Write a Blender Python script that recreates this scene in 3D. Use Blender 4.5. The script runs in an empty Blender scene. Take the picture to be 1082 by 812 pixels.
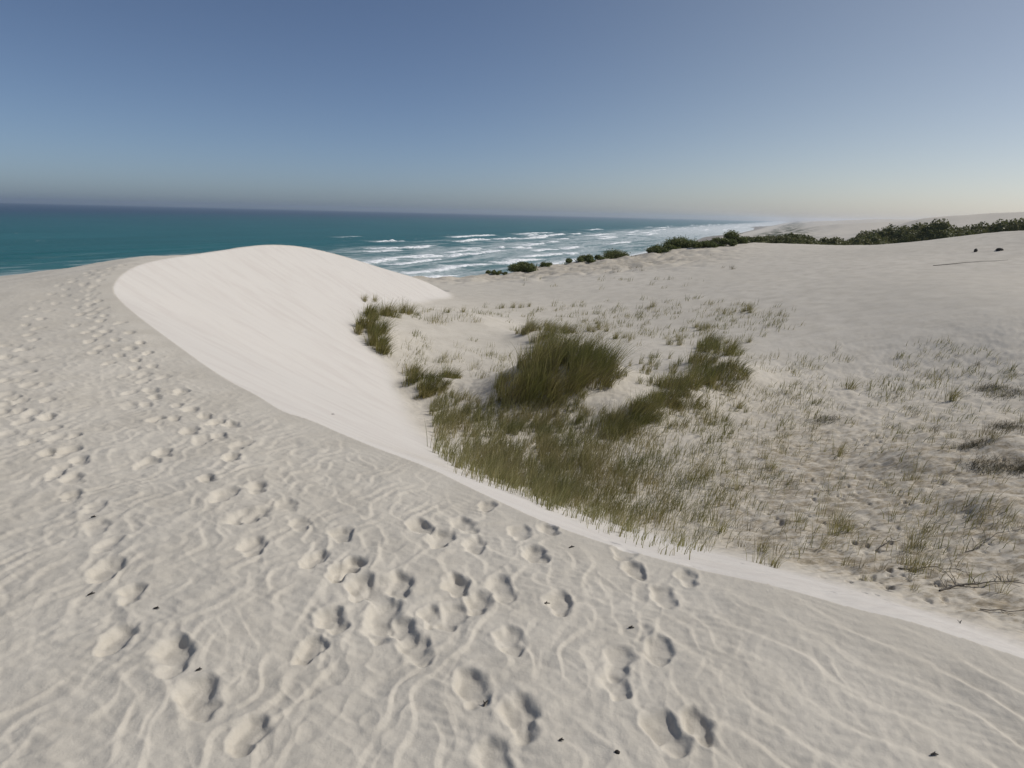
import bpy, math, random
import numpy as np
random.seed(7)
RNG = np.random.default_rng(11)
R = math.radians
scene = bpy.context.scene
COL = scene.collection

# ------------------------------------------------------------------ camera maths
W0, H0, FPX = 1082.0, 812.0, 645.0
EYE = 2.1
PITCH, ROLL = R(15.64), R(1.4)
fwd = np.array([0, math.cos(PITCH), -math.sin(PITCH)])
up0 = np.array([0, math.sin(PITCH), math.cos(PITCH)])
rt0 = np.array([1.0, 0, 0])
rt = rt0 * math.cos(ROLL) + up0 * math.sin(ROLL)
up = up0 * math.cos(ROLL) - rt0 * math.sin(ROLL)
CAM = np.array([0, 0, EYE])

def ray(px, py):
    px = np.asarray(px, float); py = np.asarray(py, float)
    d = (px[..., None] - W0/2)/FPX*rt - (py[..., None] - H0/2)/FPX*up + fwd
    return d
def at_z(px, py, z):
    d = ray(px, py); t = (z - EYE)/d[2]
    return (d[0]*t, d[1]*t, z)
def at_d(px, py, D):
    d = ray(px, py); t = D/math.hypot(d[0], d[1])
    return (d[0]*t, d[1]*t, EYE + d[2]*t)

# ------------------------------------------------------------------ noise
def _hash(ix, iy, seed):
    h = (ix.astype(np.int64)*374761393 + iy.astype(np.int64)*668265263 + seed*982451653) & 0xffffffff
    h = ((h ^ (h >> 13))*1274126177) & 0xffffffff
    h = ((h ^ (h >> 16))*2246822519) & 0xffffffff
    return (h ^ (h >> 15)) & 0xffff
_ANG = np.linspace(0, 2*np.pi, 65536, endpoint=False)
_CT, _ST = np.cos(_ANG), np.sin(_ANG)
def perlin(x, y, seed=0):
    fx, fy = np.floor(x), np.floor(y)
    dx, dy = x - fx, y - fy
    ix, iy = fx.astype(np.int64), fy.astype(np.int64)
    u = dx*dx*dx*(dx*(dx*6 - 15) + 10); v = dy*dy*dy*(dy*(dy*6 - 15) + 10)
    def g(a, b):
        h = _hash(ix + a, iy + b, seed)
        return _CT[h]*(dx - a) + _ST[h]*(dy - b)
    n0 = g(0, 0)*(1 - u) + g(1, 0)*u
    n1 = g(0, 1)*(1 - u) + g(1, 1)*u
    return (n0*(1 - v) + n1*v)*1.5
def fbm(x, y, seed=0, octv=4, gain=.5, lac=2.03):
    s = 0; a = 1
    for i in range(octv):
        s = s + a*perlin(x, y, seed + i*17); x = x*lac + 5.3; y = y*lac - 3.1; a *= gain
    return s
def sstep(a, b, x):
    t = np.clip((x - a)/(b - a), 0, 1); return t*t*(3 - 2*t)
def smax(a, b, k):
    h = np.clip(.5 + .5*(a - b)/k, 0, 1)
    return b*(1 - h) + a*h + k*h*(1 - h)

class TPS:
    def __init__(s, pts, reg=1e-3):
        P = np.array(pts, float); s.c = P[:, :2]; n = len(P)
        d2 = ((s.c[:, None] - s.c[None])**2).sum(-1)
        K = .5*d2*np.log(d2 + 1e-9) + np.eye(n)*reg
        A = np.hstack([np.ones((n, 1)), s.c]); M = np.zeros((n + 3, n + 3))
        M[:n, :n] = K; M[:n, n:] = A; M[n:, :n] = A.T
        s.w = np.linalg.solve(M, np.concatenate([P[:, 2], [0, 0, 0]]))
    def __call__(s, x, y):
        z = s.w[-3] + s.w[-2]*x + s.w[-1]*y
        for (cx, cy), w in zip(s.c, s.w):
            d2 = (x - cx)**2 + (y - cy)**2 + 1e-9
            z = z + w*.5*d2*np.log(d2)
        return z

def resample(P, step):
    P = np.array(P, float); out = []
    for a, b in zip(P[:-1], P[1:]):
        n = max(1, int(np.linalg.norm(b[:2] - a[:2])/step))
        out += [a + (b - a)*i/n for i in range(n)]
    return np.array(out + [P[-1]])
def smooth_line(P, it=2):
    P = np.array(P, float)
    for _ in range(it):
        Q = [P[0]]
        for a, b in zip(P[:-1], P[1:]):
            Q += [a*.75 + b*.25, a*.25 + b*.75]
        P = np.array(Q + [P[-1]])
    return P
def inside(poly, x, y):
    c = np.zeros(x.shape, bool); n = len(poly)
    for i in range(n):
        x1, y1 = poly[i][:2]; x2, y2 = poly[(i + 1) % n][:2]
        if y1 == y2: continue
        c ^= ((y1 > y) != (y2 > y)) & (x < (x2 - x1)*(y - y1)/(y2 - y1) + x1)
    return c
def line_dist(L, x, y):
    """distance to polyline and the z of the nearest point on it"""
    best = np.full(x.shape, 1e18); z = np.zeros(x.shape)
    for a, b in zip(L[:-1], L[1:]):
        ex, ey = b[0] - a[0], b[1] - a[1]; l2 = ex*ex + ey*ey + 1e-12
        t = np.clip(((x - a[0])*ex + (y - a[1])*ey)/l2, 0, 1)
        d = (x - a[0] - t*ex)**2 + (y - a[1] - t*ey)**2
        m = d < best
        best = np.where(m, d, best); z = np.where(m, a[2] + t*(b[2] - a[2]), z)
    return np.sqrt(best), z

# ------------------------------------------------------------------ dune crest and controls
near = [at_z(1082, 696, 0.0), at_z(1021, 676, 0), at_z(961, 656, 0), at_z(888, 640, 0), at_z(832, 622, 0),
        at_z(777, 610, -.01), at_z(741, 603, -.01), at_z(700, 592, -.02), at_z(640, 575, -.02), at_z(575, 552, -.03), at_z(532, 532, -.04),
        at_z(491, 513, -.05), at_z(454, 494, -.05), at_z(384, 469, -.06), at_z(324, 442, -.08), at_z(299, 436, -.08),
        at_z(274, 419, -.1), at_z(234, 399, -.07), at_z(175, 356, .03), at_z(140, 330, .15), at_z(121, 312, .27),
        at_z(119, 302, .36), at_d(131, 287.5, 17.6), at_d(155, 277, 20.3)]
peak = [at_d(200, 269.5, 23.6), at_d(250, 262.5, 27.2), at_d(280, 259, 29.6)]
horn = [at_d(319, 261, 32.6), at_d(359, 270, 35.6), at_d(409, 285, 39), at_d(449, 297, 42), at_d(476, 311, 45)]
NEARX = [(58.0, -52.0, .3), (12.0, -6.2, .1)]
tip = horn[-1]

CR = smooth_line(near + peak + horn)
CREST = np.vstack([NEARX, CR])
far_ext = [(tip[0] - 3.0, 47.5, tip[2] - .8), (tip[0] - 9, 54, tip[2] - 3), (tip[0] - 20, 75, -18), (-35, 180, -30), (-60, 420, -40)]
CREST_ALL = np.vstack([CREST, far_ext])
POLY_IN = np.vstack([CREST_ALL, [(-60, 20000, 0), (20000, 20000, 0), (20000, -52, 0)]])
sil = [at_d(150, 271.8, 22.6), at_z(100, 279.5, .38), at_z(50, 286, .24), at_z(0, 292, .1), at_z(-90, 302, -.1)]
BRINK = np.vstack([[peak[0]], smooth_line(sil), [(-26, 9, -.6), (-30, -8, -.8), (-30, -60, -1)]])
HORN = np.vstack([[peak[0]], smooth_line(peak + horn, 2), far_ext[:3]])
POLY_ST = np.vstack([NEARX, smooth_line(near + peak[:1]), BRINK])

CRS = resample(CREST, .12)
def slip_face(xs, ys, dC, i_, zC):
    """upper envelope of cones of repose hung from the brink, softened away from it"""
    k = math.tan(R(31)); beta = 3.2
    kq = np.tan(R(31) - R(2.2)*sstep(-3.0, 1.5, CRS[:, 0]))
    face = np.full(xs.shape, -99.0)
    m = i_ & (dC < 15)
    idx = np.nonzero(m)[0]
    for s in range(0, len(idx), 20000):
        j = idx[s:s + 20000]
        q = CRS[:, 2][None] - kq[None]*np.sqrt((xs[j][:, None] - CRS[:, 0][None])**2 + (ys[j][:, None] - CRS[:, 1][None])**2)
        mx = q.max(1); L = np.exp(beta*(q - mx[:, None])).sum(1)
        d = dC[j]
        ref = np.sqrt(1 + 2*np.pi*d/(beta*k))/.12 + 1
        face[j] = mx + sstep(.3, 6.5, d)*np.clip(np.log(L/ref)/beta, -.2, 1.0)
    w = sstep(.15, .7, dC)
    ex = zC - dC*np.tan(R(31) - R(2.2)*sstep(-3.0, 1.5, xs))
    face = np.where(m, face*w + ex*(1 - w), face)
    return face, m
# where the foot of the slip face lies: walk down the face to it
FOOT_PX = [(476,314),(462,317),(448,320),(420,323),(397,327),(381,338),(383,355),(395,370),(408,388),(421,406),(431,430),(443,456),(470,481),(497,499),(527,516),(555,531),]
FOOTLOG = []
def foot_points():
    out = []
    rr = np.concatenate([np.arange(1.5, 12, .02), np.arange(12, 55, .06)])
    for px, py in FOOT_PX:
        d = ray(px, py); h = math.hypot(d[0], d[1])
        x, y = rr*d[0]/h, rr*d[1]/h; z = EYE + rr*d[2]/h
        inn = inside(POLY_IN, x, y); dc, zc = line_dist(CREST_ALL, x, y)
        f, m = slip_face(x, y, dc, inn, zc)
        hit = np.nonzero(m & (z < f) & (dc > .3))[0]
        if len(hit):
            i = hit[0]; out.append((x[i], y[i], float(z[i]))); FOOTLOG.append((px, py, round(float(rr[i]),1), round(float(z[i]),2), round(float(dc[i]),2)))
        else: pass
    return out

stoss = TPS(near[:-1:1] + peak + horn + [(tip[0] - 3.0, 47.5, tip[2] - .8), (tip[0] - 9, 54, tip[2] - 3)] + sil + NEARX +
            [(0, 0, 0), (-3, -3, .0), (3, -4, .05), (-2, 4, .02), (-6, 6, 0), (-10, 4, -.08), (-20, -10, -.4), (0, -20, 0), (-30, -40, -.8)], .02)
ridge = [at_d(474, 295, 54), at_d(510, 293, 55), at_d(548, 291, 56), at_d(572, 284, 58), at_d(620, 278, 60), at_d(680, 271, 62), at_d(740, 262, 65),
         at_d(800, 257, 70), at_d(870, 259, 70), at_d(950, 257.5, 66), at_d(1000, 252, 62), at_d(1040, 247, 60), at_d(1082, 245, 58), at_d(1180, 240, 56)]
RIDGE = np.vstack([[(-26, 52, -6.0), (-9, 53, -5.0)], ridge, [(70, 20, 3), (90, -30, 4)]])
POLY_R = np.vstack([RIDGE, [(400, -300, 0), (-400, -300, 0), (-400, 54, 0)]])
FOOT = foot_points() + [at_z(px, py, z) for px, py, z in [(594,549,-2.5),(648,568,-2.5),(710,588,-2.5),(760,600,-2.45),(800,610,-2.4),(850,624,-2.2),(900,639,-2.1),(961,655,-2.0),(1021,667,-1.95),(1082,681,-1.85)]]
basin = TPS(FOOT + [at_z(600, 470, -3.4), at_z(760, 480, -3.15),
             at_z(900, 480, -2.95), at_z(1082, 560, -2.3), at_z(1082, 470, -2.35), at_z(1082, 400, -2.2), at_z(1000, 400, -2.6), at_z(900, 400, -3.0),
             at_z(700, 380, -3.3), at_z(590, 350, -3.6), at_d(475, 306, 46), at_d(540, 303, 47),
             at_d(660, 300, 44), at_d(800, 300, 40), at_d(900, 320, 33), at_d(1000, 300, 36), at_d(1082, 340, 28), at_d(1082, 290, 40), at_d(1082, 262, 50),
             (12, 2, -1.9), (30, -10, 0), (30, 18, -.8), (50, -30, 3), (60, 10, 3)] + ridge, .05)
# hummocks under the grass clumps: px, py of the foot, height, radius
HUM = []
def hummock(px, py, z, h, r, asp=1.0):
    x, y, _ = at_z(px, py, z); HUM.append((x, y, h, r, asp))
hummock(597, 392, -2.7, 1.6, 2.2, 1.25); hummock(575, 352, -3.0, .55, 1.5); hummock(402, 348, -2.4, .25, 1.2)
hummock(452, 402, -3.3, .4, 1.0); hummock(665, 438, -3.2, .35, 1.0); hummock(755, 388, -2.9, .6, 1.7); hummock(720, 415, -3.0, .3, 1.2)
hummock(500, 345, -3.4, .35, 2.0); hummock(980, 470, -2.2, .3, .9); hummock(1075, 440, -1.5, .4, .8); hummock(1060, 500, -1.7, .25, .6)

CS, SN = math.cos(R(24)), math.sin(R(24))
def shore_u(x, y): return x*CS - (y - 350)*SN
def shore_v(x, y): return x*SN + (y - 350)*CS
MOUNDS = [(30, 92, 19, 26, 12), (50, 100, 12, 22, 12), (74, 92, 14, 24, 12), (62, 84, 9, 16, 10), (104, 92, 17, 34, 16)]
def far_land(x, y):
    u = shore_u(x, y); v = shore_v(x, y)
    z = np.interp(u, [-3000, -400, 0, 50, 90, 150, 230, 400, 700, 1500, 6000], [-90, -50, -35.15, -33, -28, -22, -13, -2, 6, 10, 20])
    n = fbm(x/160, y/160, 91, 4)
    z = z + n*np.interp(u, [40, 120, 300, 600, 1200], [0, 5, 3, 5, 14])
    # long inland dune
    z = z + 31*np.exp(-((x - 500)/190)**2 - ((y - 430)/170)**2) + 9*np.exp(-((x - 470)/90)**2 - ((y - 700)/60)**2) + 8*np.exp(-((x - 330)/50)**2 - ((y - 520)/35)**2) + 15*np.exp(-((x - 760)/260)**2 - ((y - 1150)/200)**2)
    z = z + 12*np.exp(-((x - 1500)/350)**2 - ((y - 2700)/500)**2)
    return z

def base_height(x, y):
    inn = inside(POLY_IN, x, y); st = inside(POLY_ST, x, y) & ~inn; inr = inside(POLY_R, x, y)
    r = np.hypot(x, y)
    z = far_land(x, y)
    nearm = r < 320
    xs, ys = x[nearm], y[nearm]; zi = z[nearm]
    i_, s_, r_ = inn[nearm], st[nearm], inr[nearm]
    dC, zC = line_dist(CREST_ALL, xs, ys)
    dB, _ = line_dist(np.vstack([BRINK]), xs, ys)
    dH, _ = line_dist(HORN, xs, ys)
    dO = np.minimum(dB, dH)
    dR, _ = line_dist(RIDGE, xs, ys)
    cx = np.clip(xs, -60, 130); cy = np.clip(ys, -60, 110)
    bz = basin(cx, cy)
    for hx, hy, hh, hr, asp in HUM:
        dd = ((xs - hx)/(hr*asp))**2 + ((ys - hy)/hr)**2
        bz = bz + hh*np.exp(-dd)
    bz = np.where(i_ & (ys < 24), np.minimum(bz, zC - .45 - .3*np.minimum(dC, 2.5) + 2*np.maximum(dC - 2.5, 0)), bz)
    fallR = .42*(np.sqrt(dR**2 + 3.0**2) - 3.0)
    bz = np.where(r_, bz, bz - fallR)
    face, m = slip_face(xs, ys, dC, i_, zC)
    fz = np.where(m, face, -99.0)
    # small slump scallops under the brink
    zin = smax(bz, fz, .22)
    zst = stoss(np.clip(xs, -60, 60), np.clip(ys, -60, 60))
    zst = np.where(s_, zC + (zst - zC)*sstep(0, .9, dC), zst)
    zo = zst - .55*(np.sqrt(dO**2 + 1.2**2) - 1.2)
    zo = np.where(s_, zst, zo)
    zo = np.maximum(zo, bz - .6*dC)
    zn = np.where(i_, zin, zo)
    zi = smax(zn, zi, 1.5)
    zi = np.where(zn > far_land(xs, ys) + 1.5, zn, zi)
    z[nearm] = zi
    wst = np.zeros(x.shape); wface = np.zeros(x.shape); dc = np.full(x.shape, 500.0)
    a = np.where(~i_, 1.0, 0.0); wst[nearm] = a
    f = np.where(i_, sstep(-.25, .25, fz - bz), 0.0); wface[nearm] = f
    dc[nearm] = dC
    return z, wst, wface, dc

# ------------------------------------------------------------------ polar sheet
def ring_radii():
    rr = [.25]
    while rr[-1] < 14500:
        r = rr[-1]
        s = .008 if r < 1.4 else .0034 if r < 14 else .0042 if r < 75 else .009 if r < 300 else .02
        rr.append(r*(1 + s) + (.01 if r < 1.4 else 0))
    return np.array(rr)
RR = ring_radii()
dens = np.arange(-50, 50.001, .105)
TH = R(1)*np.concatenate([dens, np.arange(50.8, 309.3, 1.2)])       # azimuth from +Y towards +X
NT, NR = len(TH), len(RR)
TT, GG = np.meshgrid(TH, RR)
X = (GG*np.sin(TT)).ravel(); Y = (GG*np.cos(TT)).ravel()
Z, WST, WFACE, DC = base_height(X, Y)
Zg = Z.reshape(NR, NT)

def ray_ground(px, py):
    """first hit of photo rays with the sand sheet"""
    d = ray(np.atleast_1d(px), np.atleast_1d(py)); hz = np.hypot(d[:, 0], d[:, 1]); th = np.arctan2(d[:, 0], d[:, 1])
    j = np.clip((np.degrees(th) + 50)/.105, 0, len(dens) - 2); j0 = j.astype(int); fj = j - j0
    zc = Zg[:, j0]*(1 - fj) + Zg[:, j0 + 1]*fj
    h = EYE + RR[:, None]*(d[:, 2]/hz)[None] - zc
    i = np.argmax(h < 0, axis=0); i = np.clip(i, 1, NR - 1)
    c = np.arange(len(i)); h0, h1 = h[i - 1, c], h[i, c]
    t = np.clip(h0/(h0 - h1 + 1e-9), 0, 1); r = RR[i - 1] + (RR[i] - RR[i - 1])*t
    return r*np.sin(th), r*np.cos(th), EYE + r*d[:, 2]/hz
def ground_z(x, y, G=None):
    G = Zf if G is None else G
    x = np.atleast_1d(x); y = np.atleast_1d(y)
    r = np.hypot(x, y); th = np.degrees(np.arctan2(x, y))
    j = np.clip((th + 50)/.105, 0, len(dens) - 2); j0 = j.astype(int); fj = j - j0
    i = np.clip(np.searchsorted(RR, r) - 1, 0, NR - 2); fi = (r - RR[i])/(RR[i + 1] - RR[i])
    return (G[i, j0]*(1 - fi) + G[i + 1, j0]*fi)*(1 - fj) + (G[i, j0 + 1]*(1 - fi) + G[i + 1, j0 + 1]*fi)*fj

# ------------------------------------------------------------------ fine relief
def detail(x, y, wst, wface, dc):
    n = len(x); out = np.zeros(n)
    r = np.hypot(x, y)
    m = (r < 42) & (wst > .5)
    xs, ys = x[m], y[m]; rs = r[m]
    # warped, lee-stepped wind ripples in a broken net
    w1 = perlin(xs/1.1, ys/1.1, 3); w2 = perlin(xs/1.1 + 9, ys/1.1, 4)
    w3 = perlin(xs/.24, ys/.24, 5); w4 = perlin(xs/.24 + 7, ys/.24, 6)
    X1 = xs + .15*w1 + .034*w3; Y1 = ys + .15*w2 + .034*w4
    def saw(ph, e=.84):
        t = ph - np.floor(ph)
        return np.where(t < e, t/e, (1 - t)/(1 - e))
    side = sstep(-1.2, 1.6, xs - .35*ys + .5*w1)            # 0 = left field, 1 = near the right crest
    a1 = R(26); ph1 = (X1*math.cos(a1) - Y1*math.sin(a1))/.19 + .85*perlin(xs/.40, ys/.28, 8)
    a2 = R(41); ph2 = (X1*math.cos(a2) + Y1*math.sin(a2))/.215 + .6*perlin(xs/.6, ys/.6, 9)
    a3 = R(100); ph3 = (X1*math.cos(a3) + Y1*math.sin(a3))/.13 + .9*perlin(xs/.3 + 3, ys/.3, 10)
    p1 = np.clip(.6 + 1.3*perlin(xs/.30, ys/.30, 12), 0, 1); p3 = np.clip(.5 + 1.4*perlin(xs/.33 + 31, ys/.33, 13), 0, 1)
    wa = perlin(xs/.33, ys/.27, 8); wb = perlin(xs/.36 + 8, ys/.30, 14)
    aA, aB, aC = R(24), R(-22), R(-62)
    A = saw((xs*math.cos(aA) - ys*math.sin(aA) + .05*w1)/.150 + .95*wa + .22*w3, .78)
    B = saw((xs*math.cos(aB) - ys*math.sin(aB) + .05*w2)/.185 + .95*wb + .22*w4, .78)
    Cc = saw((xs*math.cos(aC) - ys*math.sin(aC))/.155 + 1.0*wa - .6*wb, .8)
    net = np.maximum(A*(.25 + .75*p1), B*(.15 + .85*(1 - p1)))
    upper = sstep(5, 9, rs)
    h = (1 - side)*(.0112*net*(1 - .35*upper) + (.0045 + .005*upper)*Cc*p3) + (.15 + .85*side)*(.0195*saw(ph2, .80)*(.45 + .55*p1))
    rdg = 1 - np.abs(perlin(xs/.5, ys/.42, 21))*2.2
    h += (1 - .4*side)*.0045*np.clip(rdg, 0, 1)**2
    rd2 = 1 - np.abs(perlin(X1/.19 + 4, Y1/.19, 22))*2.1
    h += (1 - .6*side)*.0062*np.clip(rd2, 0, 1)**2.5*(rs < 14)*np.clip(.6 + perlin(xs/.5, ys/.5, 23), .1, 1)
    farf = 1 - .55*sstep(6, 16, rs)
    brinkf = sstep(.0, .45, dc[m])
    h = h*farf*(.25 + .75*brinkf)
    fine = .0022*perlin(xs/.045, ys/.035, 30) + .0038*perlin(xs/.12, ys/.085, 31) + .022*perlin(xs/.9, ys/.9, 32) + .03*perlin(xs/2.6, ys/2.6, 33)
    ph4 = (X1*.35 + Y1*.94)/.06 + .9*perlin(xs/.3, ys/.3, 34)
    h += (.0013*np.sin(ph4*6.28)*np.clip(perlin(xs/.8, ys/.8, 35) + .5, 0, 1))*(rs < 9)
    out[m] = h + fine*sstep(0, .5, dc[m])
    # slip face: very smooth, faint grain-flow streaks
    m = (wface > .05) & (r < 60)
    out[m] += (.020*perlin(x[m]/2.3, y[m]/2.3, 40) + .004*perlin((x[m] - y[m])/.10, (x[m] + y[m])/.9, 41) + .004*np.abs(perlin((x[m] - y[m])/.35, (x[m] + y[m])/2.6, 42)))*wface[m]*sstep(0, .6, dc[m])
    # basin floor: hummocky, littered on the right, smooth in the far middle
    m = (wst < .5) & (r < 110)
    xb, yb, rb = x[m], y[m], r[m]
    az = np.degrees(np.arctan2(xb, yb))
    rough = (1 - sstep(17, 30, rb - .35*np.clip(az - 20, 0, 30)*.6)) 
    rough = np.clip(rough + .7*sstep(50, 56, rb)*(1 - sstep(12, 24, az)), 0, 1)
    rightz = sstep(16, 30, az)*(1 - sstep(18, 30, rb))
    warp = .5*perlin(xb/1.3, yb/1.3, 50)
    hb = rough*(.05*perlin(xb/1.1, yb/.8, 51) + .035*np.abs(perlin(xb/.45, yb/.3 + warp, 52)) + .020*perlin(xb/.20, yb/.09, 53) + .009*perlin(xb/.08, yb/.045, 54) + .016*np.abs(perlin(xb/.33, yb/.13 + warp*2, 66)))
    tz = yb*.9 + warp*1.1 + .25*xb
    hb += rightz*(.040*saw(tz/1.15 + .6*perlin(xb/2.2, yb/1.2, 55), .78)*np.clip(.3 + 1.6*perlin(xb/1.1, yb/.7, 56), 0, 1)
                  + .05*np.abs(perlin(xb/.6, yb/.26, 57)))
    hb += (1 - rough)*(.006*np.sin((yb + .4*perlin(xb/2, yb/2, 58))*6.28/.35) + .05*perlin(xb/5, yb/3, 59) + .018*perlin(xb/.9, yb/.6, 60))
    ridgez = sstep(46, 54, rb)*(1 - sstep(12, 25, az))
    hb += ridgez*(.35*np.abs(perlin(xb/2.4, yb/1.6, 61)) - .12*np.abs(perlin(xb/.9, yb/.5, 62)))
    out[m] += hb*(1 - wface[m])
    m = (r > 110)
    out[m] += .35*perlin(x[m]/23, y[m]/23, 63)*(shore_u(x[m], y[m]) > 60)
    return out
DET = detail(X, Y, WST, WFACE, DC)

# footprints (photo pixels -> ground), then pits pressed into the sheet
FP = [(22,425),(32,439),(55,454),(60,464),(70,479),(65,495),(58,502),(77,506),(75,523),(100,537),(102,558),(113,577),(111,606),(138,631),(123,679),(184,698),(209,742),(261,780),
      (137,430),(165,445),(172,480),(155,490),(187,430),(217,442),(245,450),(215,465),(232,462),(200,457),
      (219,508),(236,525),(271,517),(303,535),(255,548),(270,546),(317,556),(361,569),(267,581),(332,596),(373,604),(380,627),(327,690),
      (422,623),(399,631),(466,573),(501,579),(549,565),(491,558),(514,536),(580,560),(566,590),(482,623),(476,654),(426,669),(399,669),(539,679),(499,730),(549,761),(653,700),(695,688),(649,727),(645,573),(660,584),(701,631),(670,604),(726,611),(730,598),(737,769),(703,777),(522,807),
      (455,655),(440,690),(505,640),(530,625),(590,640),(445,560),(405,655),(360,610),(352,660),
      (130,281),(140,279)]
fx, fy, fz_ = ray_ground(np.array([p[0] for p in FP], float), np.array([p[1] for p in FP], float))
def press(x, y, out, list_xy, rad, depth, seed):
    rng = np.random.default_rng(seed)
    th_all = np.arctan2(x, y); r_all = np.hypot(x, y)
    for k, (px_, py_) in enumerate(list_xy):
        Rr = rad*rng.uniform(.85, 1.25); dp = depth*rng.uniform(.7, 1.25); a = rng.uniform(-.5, .5) + math.atan2(px_, py_)*.3
        r0 = math.hypot(px_, py_)
        i0, i1 = np.searchsorted(RR, r0 - 2.6*Rr), np.searchsorted(RR, r0 + 2.6*Rr)
        sl = slice(i0*NT, i1*NT)
        dx = x[sl] - px_; dy = y[sl] - py_
        mm = (dx*dx + dy*dy) < (2.5*Rr)**2
        dx, dy = dx[mm], dy[mm]
        nx = dx + .22*Rr*perlin(dx/Rr*1.3 + k, dy/Rr*1.3, 70); ny = dy + .22*Rr*perlin(dx/Rr*1.3 + k, dy/Rr*1.3 + 5, 71)
        lx = nx*math.cos(a) - ny*math.sin(a); ly = nx*math.sin(a) + ny*math.cos(a)
        q1 = (lx/(Rr*.68))**2 + ((ly - .25*Rr)/(Rr*.85))**2
        q2 = ((lx - .12*Rr)/(Rr*.5))**2 + ((ly + .62*Rr)/(Rr*.5))**2
        e1 = 1/(1 + np.exp((np.sqrt(q1) - .98)*8.5)); e2 = 1/(1 + np.exp((np.sqrt(q2) - .98)*6.5))
        pit = np.maximum(e1*(.92 + .10*ly/Rr), e2*.95)*(1 - .42*np.clip(dx/Rr, -1, 1))
        rim = np.exp(-((np.sqrt(np.minimum(q1, q2*1.0)) - 1.28)/.28)**2)
        o = out[sl]; t = o[mm]
        keep = 1 - .6*np.clip(pit, 0, 1)
        o[mm] = t*keep - dp*np.clip(pit, 0, 1.45) + dp*.20*rim
        out[sl] = o
trail = []
for pl in ([(104,285),(64,305),(42,332),(26,365),(20,400),(30,432),(58,462),(68,500)], [(120,284),(90,304),(88,330),(100,362),(128,392),(150,415),(196,442),(232,466),(262,498)],
           [(12,365),(10,400),(14,440),(6,480)], [(96,300),(112,340),(150,380),(176,420)]):
    tx, ty, _ = ray_ground(np.array([p[0] for p in pl], float), np.array([p[1] for p in pl], float))
    L_ = resample(np.stack([tx, ty, tx*0], 1), .02); acc = np.concatenate([[0], np.cumsum(np.hypot(np.diff(L_[:, 0]), np.diff(L_[:, 1])))])
    for k, d_ in enumerate(np.arange(0, acc[-1], .37)):
        i_ = min(np.searchsorted(acc, d_), len(L_) - 2); q = L_[i_]; dd = L_[i_ + 1] - q; dd /= np.hypot(dd[0], dd[1]) + 1e-9
        o_ = .10*(1 if k % 2 else -1) + random.gauss(0, .03); trail.append((q[0] - dd[1]*o_ + random.gauss(0, .04), q[1] + dd[0]*o_ + random.gauss(0, .04)))
press(X, Y, DET, trail + list(zip(fx, fy)), .094, .025, 5)
# small animal and old footprints on the basin floor
ap = [(random.uniform(760, 1080), random.uniform(470, 640)) for _ in range(80)] + [(random.gauss(915, 28), random.uniform(400, 640)) for _ in range(70)] + \
     [(random.uniform(600, 900), random.uniform(330, 470)) for _ in range(60)]
ax_, ay_, _ = ray_ground(np.array([p[0] for p in ap]), np.array([p[1] for p in ap]))
press(X, Y, DET, [(a, b) for a, b in zip(ax_, ay_) if a + b > 6.5], .050, .015, 6)
Z = Z + DET
Zf = Z.reshape(NR, NT)

# ------------------------------------------------------------------ mesh helpers
def make_mesh(name, verts, quads, smooth=True, tris=None):
    me = bpy.data.meshes.new(name)
    nq = len(quads); nt = 0 if tris is None else len(tris)
    me.vertices.add(len(verts)); me.vertices.foreach_set('co', np.asarray(verts, np.float32).ravel())
    loops = np.asarray(quads, np.int32).ravel()
    if nt: loops = np.concatenate([loops, np.asarray(tris, np.int32).ravel()])
    me.loops.add(len(loops)); me.loops.foreach_set('vertex_index', loops)
    me.polygons.add(nq + nt)
    st = np.concatenate([np.arange(nq)*4, nq*4 + np.arange(nt)*3]).astype(np.int32)
    me.polygons.foreach_set('loop_start', st)
    me.polygons.foreach_set('use_smooth', np.full(nq + nt, smooth))
    me.update(calc_edges=True); me.validate()
    return me
def link(name, me, mat=None, parent=None, **props):
    o = bpy.data.objects.new(name, me); COL.objects.link(o)
    if mat is not None and me is not None and not me.materials: me.materials.append(mat)
    if parent is not None: o.parent = parent
    for k, v in props.items(): o[k] = v
    return o
def set_attr(me, name, arr):
    a = me.attributes.new(name, 'FLOAT', 'POINT'); a.data.foreach_set('value', np.asarray(arr, np.float32))

# ------------------------------------------------------------------ materials
def new_mat(name):
    m = bpy.data.materials.new(name); m.use_nodes = True
    nt = m.node_tree; nt.nodes.clear()
    out = nt.nodes.new('ShaderNodeOutputMaterial'); b = nt.nodes.new('ShaderNodeBsdfPrincipled')
    nt.links.new(b.outputs[0], out.inputs[0])
    return m, nt, b, out
def node(nt, t, **kw):
    n = nt.nodes.new(t)
    for k, v in kw.items():
        if k.startswith('i_'):
            n.inputs[int(k[2:]) if k[2:].isdigit() else k[2:].replace('_', ' ')].default_value = v
        else: setattr(n, k, v)
    return n
def mixc(nt, fac, a, b, blend='MIX'):
    n = nt.nodes.new('ShaderNodeMix'); n.data_type = 'RGBA'; n.blend_type = blend
    for s, v in ((0, fac), (6, a), (7, b)):
        if hasattr(v, 'is_linked') or isinstance(v, bpy.types.NodeSocket): nt.links.new(v, n.inputs[s])
        else: n.inputs[s].default_value = v if s == 0 else (*v, 1)
    return n.outputs[2]
def mth(nt, op, a, b=None, c=None, clamp=False):
    n = nt.nodes.new('ShaderNodeMath'); n.operation = op; n.use_clamp = clamp
    for i, v in enumerate((a, b, c)):
        if v is None: continue
        if isinstance(v, bpy.types.NodeSocket): nt.links.new(v, n.inputs[i])
        else: n.inputs[i].default_value = v
    return n.outputs[0]
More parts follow.
